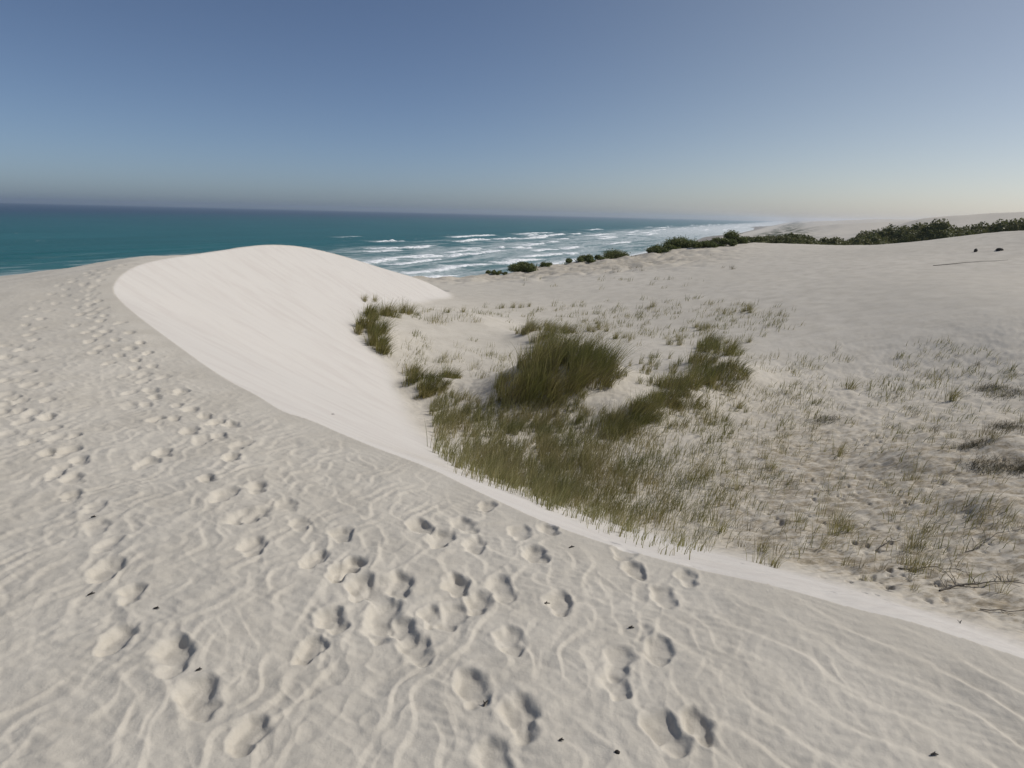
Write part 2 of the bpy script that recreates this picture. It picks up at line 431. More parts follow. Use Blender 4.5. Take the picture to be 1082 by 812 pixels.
def noise(nt, vec, scale, detail=3, rough=.5, dist=0, out=0):
    n = node(nt, 'ShaderNodeTexNoise'); n.inputs['Scale'].default_value = scale; n.inputs['Detail'].default_value = detail
    n.inputs['Roughness'].default_value = rough; n.inputs['Distortion'].default_value = dist
    if vec is not None: nt.links.new(vec, n.inputs['Vector'])
    return n.outputs[out]
def ramp(nt, fac, a, b, lo=0., hi=1.):
    n = node(nt, 'ShaderNodeMapRange'); n.interpolation_type = 'SMOOTHSTEP'
    nt.links.new(fac, n.inputs[0])
    for i, v in zip((1, 2, 3, 4), (a, b, lo, hi)): n.inputs[i].default_value = v
    return n.outputs[0]
def attr(nt, name):
    n = node(nt, 'ShaderNodeAttribute'); n.attribute_name = name; return n.outputs['Fac']

def mat_sand():
    m, nt, b, out = new_mat('pale_dune_sand')
    co = node(nt, 'ShaderNodeTexCoord').outputs['Object']
    big = noise(nt, co, .12, 3); med = noise(nt, co, 1.6, 4, .6); fin = noise(nt, co, 55, 3, .7); grain = noise(nt, co, 420, 2, .8)
    c = mixc(nt, ramp(nt, big, .35, .65), (.54, .502, .430), (.572, .532, .458))
    c = mixc(nt, ramp(nt, med, .35, .7), c, (.50, .462, .392))
    c = mixc(nt, ramp(nt, attr(nt, 'slip'), 0, 1), c, (.585, .555, .51))
    tn = node(nt, 'ShaderNodeMapping'); tn.inputs['Rotation'].default_value = (0, 0, R(45)); tn.inputs['Scale'].default_value = (.35, 2.2, 1); nt.links.new(co, tn.inputs[0])
    c = mixc(nt, mth(nt, 'MULTIPLY', attr(nt, 'slip'), ramp(nt, noise(nt, tn.outputs[0], .9, 5, .65, .4), .42, .68, 0, .55)), c, (.515, .475, .435))
    g = mth(nt, 'MULTIPLY_ADD', grain, .34, .83); g2 = mth(nt, 'MULTIPLY_ADD', fin, .16, .92)
    gg = mth(nt, 'MULTIPLY', g, g2)
    cc = node(nt, 'ShaderNodeCombineColor'); [nt.links.new(gg, cc.inputs[i]) for i in range(3)]
    c = mixc(nt, 1., c, cc.outputs[0], 'MULTIPLY')
    # plant litter and darker mineral sand among the vegetation
    lit = attr(nt, 'litter')
    sc = node(nt, 'ShaderNodeMapping'); sc.inputs['Scale'].default_value = (1, 2.6, 2.6); sc.inputs['Rotation'].default_value = (0, 0, .25); nt.links.new(co, sc.inputs[0])
    l1 = noise(nt, sc.outputs[0], 2.2, 8, .72, .6); l2 = noise(nt, sc.outputs[0], 14, 5, .7)
    thr = mth(nt, 'MULTIPLY_ADD', lit, -.27, .735)
    l = mth(nt, 'SUBTRACT', mth(nt, 'MULTIPLY_ADD', l2, .35, mth(nt, 'MULTIPLY', l1, .65)), thr)
    l = mth(nt, 'MULTIPLY', l, 9., clamp=True)
    l = mth(nt, 'MULTIPLY', l, mth(nt, 'MULTIPLY', lit, .8, clamp=True))
    c = mixc(nt, mth(nt, 'MULTIPLY', lit, ramp(nt, l1, .35, .6, .25, .75)), c, (.47, .415, .325))
    c = mixc(nt, l, c, (.25, .205, .14))
    # far vegetated dunes
    vg = attr(nt, 'scrub'); v1 = noise(nt, co, .05, 6, .65)
    vm = mth(nt, 'MULTIPLY', ramp(nt, v1, .47, .53), vg)
    c = mixc(nt, vm, c, (.07, .08, .045))
    # wet beach
    c = mixc(nt, attr(nt, 'wet'), c, (.25, .23, .20))
    nt.links.new(c, b.inputs['Base Color'])
    b.inputs['Roughness'].default_value = .95; b.inputs['Specular IOR Level'].default_value = .15
    b1 = node(nt, 'ShaderNodeBump'); b1.inputs['Distance'].default_value = .0022; b1.inputs['Strength'].default_value = .55
    nt.links.new(noise(nt, co, 140, 4, .75), b1.inputs['Height'])
    b2 = node(nt, 'ShaderNodeBump'); b2.inputs['Distance'].default_value = .01; b2.inputs['Strength'].default_value = .5
    nt.links.new(noise(nt, co, 22, 4, .6), b2.inputs['Height']); nt.links.new(b1.outputs[0], b2.inputs['Normal'])
    nt.links.new(b2.outputs[0], b.inputs['Normal'])
    return m

def mat_sea():
    m, nt, b, out = new_mat('sea_water')
    co = node(nt, 'ShaderNodeTexCoord').outputs['Object']
    mp = node(nt, 'ShaderNodeMapping'); mp.vector_type = 'POINT'; mp.inputs['Rotation'].default_value = (0, 0, R(24)); nt.links.new(co, mp.inputs[0])
    # after the turn x runs inland across the shore, y along it
    sx = node(nt, 'ShaderNodeSeparateXYZ'); nt.links.new(mp.outputs[0], sx.inputs[0])
    u = mth(nt, 'ADD', sx.outputs[0], -(0) + 350*SN)          # shore_u
    def st(a, b_, rot=0):
        q = node(nt, 'ShaderNodeMapping'); q.inputs['Scale'].default_value = (1/a, 1/b_, 1); nt.links.new(mp.outputs[0], q.inputs[0]); return q.outputs[0]
    # colour: green over the shelf, deep blue out to sea
    deep = ramp(nt, u, -3000, -350, 1, 0)
    c = mixc(nt, deep, (.008, .098, .105), (.004, .030, .078))
    c = mixc(nt, ramp(nt, noise(nt, st(60, 260), 1, 4, .6), .35, .65), c, mixc(nt, deep, (.014, .12, .13), (.006, .042, .09)))
    c = mixc(nt, ramp(nt, u, -330, -40, 0, 1), c, (.10, .19, .19))
    # foam
    foam_a = attr(nt, 'foam')
    fn = noise(nt, st(3.2, 7), 1, 6, .7, .4)
    f1 = mth(nt, 'MULTIPLY', ramp(nt, fn, .36, .56), mth(nt, 'MULTIPLY', foam_a, 1.25, clamp=True), clamp=True)
    f1 = mth(nt, 'MAXIMUM', f1, ramp(nt, foam_a, .72, .95))
    # spent foam sheets in the surf zone
    vfar = ramp(nt, sx.outputs[1], 500, 2200)
    z = mth(nt, 'MULTIPLY', ramp(nt, u, -430, -150, 0, 1), mth(nt, 'MULTIPLY_ADD', vfar, .7, 1.0))
    s1 = noise(nt, st(16, 85), 1, 5, .62, .5)
    s2 = noise(nt, st(2.5, 6), 1, 5, .75)
    thr = mth(nt, 'MULTIPLY_ADD', z, -.26, .66)
    sf = mth(nt, 'MULTIPLY', mth(nt, 'SUBTRACT', s1, thr), 7, clamp=True)
    sf = mth(nt, 'MULTIPLY', sf, mth(nt, 'MULTIPLY_ADD', ramp(nt, s2, .3, .7), .6, .25))
    sf = mth(nt, 'MULTIPLY', sf, mth(nt, 'MULTIPLY', z, .68))
    # whitecaps far out
    wc = noise(nt, st(7, 15), 1, 3, .6)
    w2 = mth(nt, 'MULTIPLY', ramp(nt, wc, .70, .735), .75)
    wash = ramp(nt, u, -14, 0, 0, .8)
    f = mth(nt, 'MAXIMUM', mth(nt, 'MAXIMUM', f1, sf), mth(nt, 'MAXIMUM', w2, wash))
    c = mixc(nt, f, c, (.88, .90, .90))
    nt.links.new(c, b.inputs['Base Color'])
    nt.links.new(mth(nt, 'MULTIPLY_ADD', f, .45, .38), b.inputs['Roughness'])
    b.inputs['IOR'].default_value = 1.33; b.inputs['Specular IOR Level'].default_value = .09
    b2 = node(nt, 'ShaderNodeBump'); b2.inputs['Distance'].default_value = 1.6; b2.inputs['Strength'].default_value = .8
    nt.links.new(noise(nt, st(5.5, 11), 1, 6, .62, .3), b2.inputs['Height'])
    b3 = node(nt, 'ShaderNodeBump'); b3.inputs['Distance'].default_value = 2.2; b3.inputs['Strength'].default_value = .6
    nt.links.new(noise(nt, st(28, 70), 1, 3, .5), b3.inputs['Height']); nt.links.new(b2.outputs[0], b3.inputs['Normal'])
    nt.links.new(b3.outputs[0], b.inputs['Normal'])
    return m

def mat_leafy(name, cols, rough=.55, trans=.25, per_obj=.0):
    m, nt, b, out = new_mat(name)
    rnd = node(nt, 'ShaderNodeNewGeometry').outputs['Random Per Island']
    cr = node(nt, 'ShaderNodeValToRGB'); nt.links.new(rnd, cr.inputs[0])
    e = cr.color_ramp.elements
    while len(e) < len(cols): e.new(.5)
    for i, c in enumerate(cols): e[i].position = i/(len(cols) - 1); e[i].color = (*c, 1)
    co = node(nt, 'ShaderNodeTexCoord').outputs['Object']
    c = mixc(nt, ramp(nt, noise(nt, co, 1.1, 3), .35, .65), cr.outputs[0], mixc(nt, 1., cr.outputs[0], (.72, .80, .70), 'MULTIPLY'))
    nt.links.new(c, b.inputs['Base Color']); b.inputs['Roughness'].default_value = rough; b.inputs['Specular IOR Level'].default_value = .25
    tr = node(nt, 'ShaderNodeBsdfTranslucent'); nt.links.new(c, tr.inputs[0])
    mx = node(nt, 'ShaderNodeMixShader'); mx.inputs[0].default_value = trans
    nt.links.new(b.outputs[0], mx.inputs[1]); nt.links.new(tr.outputs[0], mx.inputs[2]); nt.links.new(mx.outputs[0], out.inputs[0])
    return m
def mat_wood(name, c1, c2):
    m, nt, b, out = new_mat(name)
    co = node(nt, 'ShaderNodeTexCoord').outputs['Object']
    nt.links.new(mixc(nt, noise(nt, co, 30, 5, .7), c1, c2), b.inputs['Base Color']); b.inputs['Roughness'].default_value = .85
    bp = node(nt, 'ShaderNodeBump'); bp.inputs['Distance'].default_value = .004; nt.links.new(noise(nt, co, 90, 4), bp.inputs['Height']); nt.links.new(bp.outputs[0], b.inputs['Normal'])
    return m
M_SAND = mat_sand(); M_SEA = mat_sea()
M_GREEN = mat_leafy('dune_grass_green', trans=.42, cols=[(.15, .15, .045), (.26, .24, .075), (.37, .33, .12), (.50, .42, .22)])
M_FIELD = mat_leafy('dune_grass_olive', [(.21, .19, .075), (.31, .28, .115), (.41, .355, .175), (.52, .44, .27)])
M_DRY = mat_leafy('dune_grass_straw', [(.22, .18, .10), (.30, .25, .15), (.16, .13, .08)])
M_SHRUB = mat_leafy('coastal_shrub_leaves', [(.10, .12, .042), (.17, .19, .068), (.25, .25, .11)], trans=.3)
M_SCRUB = mat_leafy('coastal_scrub_leaves', trans=.3, cols=[(.12, .122, .052), (.17, .17, .072), (.23, .22, .105)])
M_BARK = mat_wood('weathered_bark', (.06, .05, .04), (.14, .12, .095))
M_DARK = mat_wood('dark_debris', (.018, .015, .012), (.05, .042, .035))

# ------------------------------------------------------------------ the sand sheet
nf = len(dens); cols = np.arange(NT); nxt = (cols + 1) % NT
a = (np.arange(NR - 1)[:, None]*NT + cols[None]).ravel(); b_ = (np.arange(NR - 1)[:, None]*NT + nxt[None]).ravel()
quads = np.stack([a, b_, b_ + NT, a + NT], 1)
# order for upward normals: azimuth runs clockwise, so go outward first
quads = quads[:, ::-1]
cz = Z[:NT].mean()
verts = np.vstack([np.stack([X, Y, Z], 1), [[0, 0, cz]]])
tris = np.stack([nxt, cols, np.full(NT, len(verts) - 1)], 1)
sand = make_mesh('sand_dunes', verts, quads, True, tris[:, ::-1] if False else tris)
U = shore_u(X, Y); RA = np.hypot(X, Y); AZ = np.degrees(np.arctan2(X, Y))
bas = (WST < .5)
litter = bas*(1 - WFACE)*(sstep(26, 14, RA) if False else (1 - sstep(14, 26, RA)))*(.45 + .55*sstep(14, 26, AZ))
litter = np.where(bas & (RA > 45) & (RA < 72), .85*sstep(49, 55, RA)*(1 - sstep(12, 25, AZ)), litter)
scr = np.where((RA > 78), sstep(60, 90, U)*(1 - sstep(130, 190, U)), 0)
set_attr(sand, 'slip', np.append(WFACE, 0)); set_attr(sand, 'litter', np.append(litter, 0)); set_attr(sand, 'scrub', np.append(scr, 0))
set_attr(sand, 'wet', np.append(np.where(RA > 80, 1 - sstep(4, 26, U), 0), 0))
link('sand_ground', sand, M_SAND, kind='structure')

# ------------------------------------------------------------------ the sea
SEA = -35.0
def uv_to_xy(u, v): return u*CS + v*SN, -u*SN + v*CS + 350
us = np.concatenate([[-470], np.arange(-452, 26, 1.6)]); vs = [-260.0]
while vs[-1] < 5200: vs.append(vs[-1] + max(1.8, (abs(vs[-1]) + 150)*.0042))
vs = np.array(vs); UU, VV = np.meshgrid(us, vs)
ux, uy = uv_to_xy(UU, VV)
hz = np.zeros(UU.shape); fo = np.zeros(UU.shape)
zone = sstep(-460, -380, UU)*(1 - sstep(-25, 5, UU))*sstep(-255, -200, VV)*(1 - sstep(4600, 5100, VV))
hz += zone*(.35*np.sin((UU + 9*perlin(VV/90, UU/200, 80))/38*6.283) + .22*perlin(UU/9, VV/22, 81) + .5)
br = np.random.default_rng(23)
def breaker(u0, v0, L, Hh, seed):
    cv = u0 + 12*perlin(VV/70 + seed, VV*0 + .3, 82) + 2.5*perlin(VV/11 + seed, VV*0 + .9, 84) + .03*(VV - v0)*math.sin(seed)
    e = np.clip(1 - ((VV - v0)/(L/2))**2, 0, 1)**.6
    d = UU - cv
    prof = np.where(d > 0, np.exp(-(d/1.7)**2), np.exp(-(d/7.)**2))
    rag = np.clip(.75 + .9*perlin(VV/5.5 + seed*3, VV*0 + .7, 83), .25, 1.2)
    tail = np.where(d < 0, np.exp(-(-d/(8.5 + 11*np.clip(.5 + perlin(VV/19 + seed, VV*0, 85), 0, 1)))**1.3), np.exp(-(d/2.6)**2))
    return Hh*prof*e*rag, np.clip(1.15*tail*(e > .02)*np.clip(e*2.2, 0, 1)*(.55 + .7*rag), 0, 1)
blist = []
def bpx(px, py, L, Hh):
    d = ray(px, py); t = (SEA + .8 - EYE)/d[2]; x, y = d[0]*t, d[1]*t
    blist.append((float(shore_u(x, y)), float(shore_v(x, y)), L, Hh))
for q in [(415,255.5,26,2.2),(432,262,42,1.9),(505,254.5,70,2.2),(540,252.5,40,1.8),(383,277,60,1.6),(460,272,28,1.5),(492,270,36,1.7),(508,268.5,22,1.6),(450,277,50,1.3),
          (530,262,14,1.5),(543,261.5,16,1.6),(555,262,12,1.5),(573,258.5,28,1.8),(586,256,18,1.5),(575,270,50,1.3),(480,284,70,1.1),(370,250,40,1.0),(590,248,60,1.8),(565,248.5,40,1.6),(612,247,18,1.8),(640,252,70,1.8),(655,257,70,1.8),(605,262,50,1.4),(690,248,90,2),(668,246,40,1.8),(630,243,90,2.0),(700,241,150,2.2),(555,276,50,1.2)]:
    bpx(*q)
for k in range(70):
    v = br.uniform(500, 4700)**1.0; u = -br.uniform(20, 330)
    blist.append((u, v, br.uniform(30, 160), br.uniform(.9, 2.1)))
for k in range(16):
    blist.append((-br.uniform(20, 250), br.uniform(-200, 450), br.uniform(15, 60), br.uniform(.6, 1.2)))
blist = [(a, b, L*(1.5 if i < 28 else 1.2), Hh*1.15) for i, (a, b, L, Hh) in enumerate(blist)]
for k, (u0, v0, L, Hh) in enumerate(blist):
    hh, ff = breaker(u0, v0, L, Hh, k*1.7)
    hz = np.maximum(hz, hh + hz*.6*(hh > .01)); fo = np.maximum(fo, ff)
hz = hz*zone; fo *= zone
n1, n2 = UU.shape
sv = np.stack([ux.ravel(), uy.ravel(), (SEA + .03 + hz).ravel()], 1)
ii = (np.arange(n1 - 1)[:, None]*n2 + np.arange(n2 - 1)[None]).ravel()
sq = np.stack([ii, ii + 1, ii + n2 + 1, ii + n2], 1)
NP = 96; ringv = []
for rad in (0, 300, 900, 2500, 7000, 14400):
    for k in range(NP): ringv.append((rad*math.sin(2*math.pi*k/NP), rad*math.cos(2*math.pi*k/NP), SEA))
o0 = len(sv); rq = []
for r_i in range(5):
    for k in range(NP):
        k2 = (k + 1) % NP
        rq.append((o0 + r_i*NP + k, o0 + r_i*NP + k2, o0 + (r_i + 1)*NP + k2, o0 + (r_i + 1)*NP + k)[::-1])
sea = make_mesh('sea', np.vstack([sv, ringv]), np.vstack([sq, rq]), True)
set_attr(sea, 'foam', np.concatenate([fo.ravel(), np.zeros(len(ringv))]))
link('sea_water', sea, M_SEA, kind='structure')

# ------------------------------------------------------------------ grass
def blades_mesh(name, bx, by, bz, h, lx, ly, w, seed=0, segs=4):
    rng = np.random.default_rng(seed); n = len(bx)
    az = rng.uniform(0, np.pi, n); sx, sy = np.cos(az), np.sin(az)
    cw = rng.normal(0, .12, n)
    V = np.zeros((n, (segs + 1)*2, 3), np.float32)
    for s in range(segs + 1):
        t = s/segs
        l = t**1.7
        px_ = bx + h*(lx*l + cw*sx*t*t); py_ = by + h*(ly*l + cw*sy*t*t)
        ln = np.hypot(lx, ly)
        pz_ = bz + h*(t*(1 - .28*np.clip(ln, 0, 1.6)*t)) - .02*(s == 0)
        ww = w*(1 - t*.88)*.5*(1.0 if s else .8)
        V[:, 2*s] = np.stack([px_ - sx*ww, py_ - sy*ww, pz_], 1)
        V[:, 2*s + 1] = np.stack([px_ + sx*ww, py_ + sy*ww, pz_], 1)
    base = (np.arange(n)*(segs + 1)*2)[:, None]
    q = np.concatenate([base + np.array([[2*s, 2*s + 1, 2*s + 3, 2*s + 2]]) for s in range(segs)], 0)
    return make_mesh(name, V.reshape(-1, 3), q, True)

WIND = np.array([.40, .08])       # blades bend a little away from the sea
def clump(name, label, group, spots, n, hmin, hmax, width, mat=M_GREEN, dry=.26, lean=.5, seed=1):
    """spots: list of (px, py, rx_px, weight): ground patches making up one clump"""
    rng = np.random.default_rng(seed)
    P = np.array([(s[0], s[1]) for s in spots], float); gx, gy, gz = ray_ground(P[:, 0], P[:, 1])
    cx, cy = gx.mean(), gy.mean(); cz_ = float(ground_z(cx, cy)[0])
    wt = np.array([s[3] for s in spots], float); wt /= wt.sum()
    k = rng.choice(len(spots), n, p=wt)
    rad = np.array([s[2]*math.hypot(gx[i], gy[i])/FPX for i, s in enumerate(spots)])
    # many small stools inside each patch
    ns = max(6, n//38); kk = rng.choice(len(spots), ns, p=wt)
    ang = rng.uniform(0, 6.283, ns); rr_ = np.sqrt(rng.uniform(0, 1, ns))
    sx_ = gx[kk] + rad[kk]*rr_*np.cos(ang); sy_ = gy[kk] + rad[kk]*rr_*np.sin(ang)*1.0
    edge = 1 - .45*rr_**2
    sh = rng.uniform(.45, 1.2, ns)*edge
    st_ = rng.integers(0, ns, n)
    ox, oy = rng.normal(0, .07, n), rng.normal(0, .07, n)
    x = sx_[st_] + ox; y = sy_[st_] + oy; z = ground_z(x, y)
    h = rng.uniform(hmin, hmax, n)*sh[st_]
    dirx = (ox/.07)*.16 + .30*rr_[st_]*np.cos(ang[st_]); diry = (oy/.07)*.16 + .30*rr_[st_]*np.sin(ang[st_])
    lx = WIND[0] + dirx*lean*2 + rng.normal(0, .12, n); ly = WIND[1] + diry*lean*2 + rng.normal(0, .12, n)
    w = width*rng.uniform(.6, 1.2, n)
    e = link(name, None, label=label, category='grass clump', group=group); e.location = (cx, cy, cz_)
    m = rng.uniform(0, 1, n) < dry
    for part, mk, mm in (('green_blades', ~m, mat), ('dry_blades', m, M_DRY)):
        if mk.sum():
            link(part, blades_mesh(part, x[mk] - cx, y[mk] - cy, z[mk] - cz_, h[mk]*(1 if part[0] == 'g' else .85), lx[mk], ly[mk], w[mk], seed), mm, e)
    return e
GC = 'big clumps of dune grass in the hollow'
clump('grass_clump', 'largest and darkest green grass clump, on the hummock in the middle of the hollow', GC,
      [(590,404,38,3),(565,410,28,2),(620,402,25,2),(643,392,14,.8),(545,418,18,1),(575,380,28,2.0),(608,374,26,1.8),(585,366,24,1.4),(625,385,22,1.2),(640,400,14,.6),(530,412,14,.5)], 9800, .75, 1.35, .016, seed=1)
clump('grass_clump', 'low brownish grass clump on top of the hummock just behind the largest dark clump', GC,
      [(572,349,22,1),(592,352,14,1),(556,352,10,.6)], 1300, .5, .9, .020, mat=M_FIELD, dry=.3, seed=2)
clump('grass_clump', 'curved olive grass clump half buried at the foot of the white slip face, farthest left', GC,
      [(388,346,9,1),(397,362,9,1),(404,372,6,.6),(412,334,10,1),(432,331,10,.8),(392,336,10,1),(385,352,9,.8),(400,352,10,.9)], 3400, .45, .95, .020, mat=M_GREEN, dry=.15, seed=3)
clump('grass_clump', 'small round dark green grass clump beside the slip face, below the curved clump', GC,
      [(455,408,20,2),(440,404,12,1),(474,400,12,.9),(448,416,12,.9),(436,396,9,.5)], 3000, .35, .6, .015, seed=4)
clump('grass_clump', 'low bright green grass clump nearest the viewer, right of the largest clump', GC,
      [(665,444,22,2),(680,436,18,1.2),(645,456,16,1),(702,428,18,1.0),(655,462,14,.5)], 3800, .4, .75, .014, seed=5)
clump('grass_clump', 'ragged green grass clump on the low rise right of the bright green clump', GC,
      [(735,410,18,1),(760,408,16,1.3),(774,396,15,1.0),(715,415,20,1.0),(745,398,18,.9),(722,426,16,.5)], 3800, .45, .85, .015, seed=6)
clump('grass_clump', 'upright windblown grass clump at the upper right of the hollow, behind the ragged clump', GC,
      [(755,372,20,1),(770,374,14,1),(740,384,16,.8),(748,366,12,.7)], 1900, .5, .95, .017, mat=M_GREEN, seed=7)

# the thin, countless field of grass as one mass
def field(spots, seed):
    rng = np.random.default_rng(seed); xs_, ys_, hs_ = [], [], []
    for (cx, cy, rx, ry, n, h, tight) in spots:
        n = int(n*(.88 if n > 900 else .95)); tight = tight*(1.25 if n > 900 else 2.2)
        nst = max(3, int(n/tight)); a_ = rng.uniform(0, 6.283, nst); q = np.sqrt(rng.uniform(0, 1, nst))
        px_ = cx + rx*q*np.cos(a_); py_ = cy + ry*q*np.sin(a_)
        gx, gy, gz = ray_ground(px_, py_)
        ok = (gx + gy > 5.6)
        gx, gy = gx[ok], gy[ok]
        k = rng.integers(0, len(gx), n)
        sg = .05 if tight > 11 else .13
        x = gx[k] + rng.normal(0, sg, n); y = gy[k] + rng.normal(0, sg, n)
        ed = sstep(5.7, 8.6, x + y); kp = rng.uniform(0, 1, n) < .35 + .65*ed; x, y, k, n = x[kp], y[kp], k[kp], int(kp.sum()); h = h*(.5 + .5*ed[kp])
        xs_.append(x); ys_.append(y); hs_.append(h*rng.uniform(.45, 1.15, n)*rng.uniform(.6, 1.1, len(gx))[k])
    return np.concatenate(xs_), np.concatenate(ys_), np.concatenate(hs_)
sp = [(500,470,42,34,2600,.5,14),(545,480,48,34,2900,.5,14),(585,500,48,36,2800,.5,12),(620,520,50,34,2000,.48,9),(480,440,30,22,1900,.45,14),(560,440,60,22,2600,.45,12),
      (640,480,60,36,2400,.45,8),(700,470,70,50,1500,.4,6),(735,440,60,30,900,.38,6),(700,540,80,44,700,.38,4),(600,455,60,26,2000,.42,10),(655,535,60,30,1000,.45,5),(720,520,60,40,900,.4,5),(520,505,30,18,1500,.5,14),(565,527,34,16,1600,.5,12),
      (800,470,70,60,700,.32,4),(740,340,90,22,900,.4,4),(640,335,60,14,500,.35,4),(820,408,60,34,500,.35,4),(900,430,100,60,700,.3,4),(1000,420,80,60,700,.3,4),
      (500,380,40,22,350,.35,4),(470,335,50,8,350,.35,5),(540,330,50,6,250,.35,5),(900,540,120,60,500,.28,4),(1010,560,70,60,400,.28,4),(700,395,40,18,900,.4,8),(690,340,160,26,900,.35,4),(1000,398,80,24,360,.3,4),
      (700,572,70,16,260,.3,5),(645,556,36,12,260,.35,6),(440,378,14,26,260,.3,4),(640,300,110,7,160,.35,3)]
x, y, h = field(sp, 40)
m = (y > 1)
x, y, h = x[m], y[m], h[m]; z = ground_z(x, y); n = len(x)
rn = np.random.default_rng(41); di = np.hypot(x, y)
w = (.0065 + .00055*di)*rn.uniform(.6, 1.2, n)
fm = blades_mesh('dune_grass', x, y, z, h, WIND[0]*.8 + rn.normal(0, .25, n), WIND[1] + rn.normal(0, .2, n), w, 42, 3)
link('dune_grass', fm, M_FIELD, kind='stuff', label='thin olive grass spread over the hollow floor between the clumps', category='grass')

# separate tufts, one object each
def tuft_mesh(seed, n, hh, ww, spread=.06, dry=False):
    rng = np.random.default_rng(seed)
    ox, oy = rng.normal(0, spread, n), rng.normal(0, spread, n)
    return blades_mesh('tuft_blades', ox, oy, np.zeros(n) - .015, hh*rng.uniform(.4, 1.1, n), WIND[0]*.6 + ox/spread*.2 + rng.normal(0, .14, n), oy/spread*.2 + rng.normal(0, .14, n), ww*rng.uniform(.6, 1.2, n), seed)
TM = {}
for kind, (n, hh, ww, mt) in {'a': (22, .5, .009, M_FIELD), 'b': (34, .42, .010, M_GREEN), 'c': (16, .34, .009, M_DRY), 'd': (55, .5, .016, M_FIELD), 'e': (26, .3, .010, M_FIELD)}.items():
    TM[kind] = []
    for s in range(3):
        me = tuft_mesh(100 + s + ord(kind), n, hh, ww); me.materials.append(mt); TM[kind].append(me)
def tufts(pts, kinds, label, group, smin=.7, smax=1.2):
    px_ = np.array([p[0] for p in pts], float); py_ = np.array([p[1] for p in pts], float)
    gx, gy, gz = ray_ground(px_, py_); gz = ground_z(gx, gy)
    for i in range(len(pts)):
        if gx[i] + gy[i] < (6.2 if len(pts) == 1 else 7.0) or math.hypot(gx[i], gy[i]) > 64: continue
        o = link('grass_tuft', random.choice(TM[random.choice(kinds)]), None, label=label, category='grass tuft', group=group)
        o.location = (gx[i], gy[i], gz[i]); o.rotation_euler = (0, 0, random.uniform(-.6, .6)); s = random.uniform(smin, smax); o.scale = (s, s, s*random.uniform(.85, 1.15))
def rnd(n, x0, x1, y0, y1):
    par = [(random.uniform(x0, x1), random.uniform(y0, y1)) for _ in range(max(3, n//4))]; out = []
    for _ in range(n):
        p = random.choice(par); out.append((min(x1, max(x0, p[0] + random.gauss(0, (x1 - x0)*.05))), min(y1, max(y0, p[1] + random.gauss(0, (y1 - y0)*.06)))))
    return out
tufts([(866,582)], 'a', 'tall thin green grass tuft with a long shadow, near the sand crest at lower right', 'single grass tufts', 1.05, 1.1)
tufts([(760,565)], 'b', 'leaning green grass tuft beside the crest, left of the tall thin tuft', 'single grass tufts', 1.0, 1.05)
tufts([(780,432)], 'd', 'single olive tuft on open sand right of the ragged grass clump', 'single grass tufts', .9, .95)
tufts([(898,412)], 'd', 'dense greyish tuft standing alone on the bright sand right of the clumps', 'single grass tufts', 1.1, 1.15)
tufts([(1005,425)], 'd', 'squat olive tuft on a small hummock near the right edge', 'single grass tufts', 1.1, 1.15)
tufts([(690,325+0)], 'd', 'small brown tuft on the far edge of the grass, below the smooth sand', 'single grass tufts', 1.0, 1.05)
tufts(rnd(46, 600, 800, 328, 372) , 'ad', 'thin upright grass tuft on the pale sand behind the big clumps', 'sparse tufts behind the clumps')
tufts(rnd(58, 800, 1080, 372, 470), 'ecc', 'faint low grass tuft scattered over the sand slope at the right', 'sparse tufts on the right slope', .6, 1.1)
tufts(rnd(44, 690, 900, 480, 600), 'abc', 'thin green tuft on the sand between the crest and the grass clumps', 'sparse tufts beside the crest', .6, 1.0)
tufts(rnd(40, 890, 1080, 480, 655), 'cae', 'short dry tuft among the litter at the lower right', 'dry tufts at the lower right', .5, .9)
tufts(rnd(16, 385, 560, 318, 332), 'ad', 'small grass tuft on the low sand bank by the end of the white dune', 'tufts by the end of the white dune', .6, 1.0)
tufts(rnd(26, 640, 800, 268, 290), 'c', 'brown dry tuft on the rough sand just below the ridge shrubs', 'dry tufts below the ridge', .9, 1.5)
tufts(rnd(14, 420, 520, 360, 400), 'ac', 'wispy tuft on the smooth sand between the slip face and the largest clump', 'tufts between slip face and clump', .6, 1.0)

# ------------------------------------------------------------------ shrubs on the ridge
def leaf_quads(c, size, rng):
    n = len(c); a = rng.normal(size=(n, 3)); a /= np.linalg.norm(a, axis=1)[:, None]
    b = np.cross(a, rng.normal(size=(n, 3))); b /= np.linalg.norm(b, axis=1)[:, None]
    s = (size*rng.uniform(.6, 1.3, n))[:, None]
    V = np.stack([c - a*s, c - b*s*.6, c + a*s, c + b*s*.6], 1)
    return V.reshape(-1, 3), (np.arange(n)*4)[:, None] + np.array([[0, 1, 2, 3]])
def tube(P, Rd, sides=6):
    P = np.array(P, float); V = []; Q = []
    for i, p in enumerate(P):
        d = P[min(i + 1, len(P) - 1)] - P[max(i - 1, 0)]; d /= np.linalg.norm(d) + 1e-9
        a = np.cross(d, [.3, .2, .93]); a /= np.linalg.norm(a) + 1e-9; b = np.cross(d, a)
        for k in range(sides):
            t = 2*math.pi*k/sides; V.append(p + Rd[i]*(a*math.cos(t) + b*math.sin(t)))
    for i in range(len(P) - 1):
        for k in range(sides):
            k2 = (k + 1) % sides; Q.append((i*sides + k, i*sides + k2, (i + 1)*sides + k2, (i + 1)*sides + k))
    return V, Q
def merge(parts):
    V = []; Q = []
    for v, q in parts:
        o = len(V); V += list(v); Q += [tuple(i + o for i in f) for f in q]
    return np.array(V), np.array(Q)
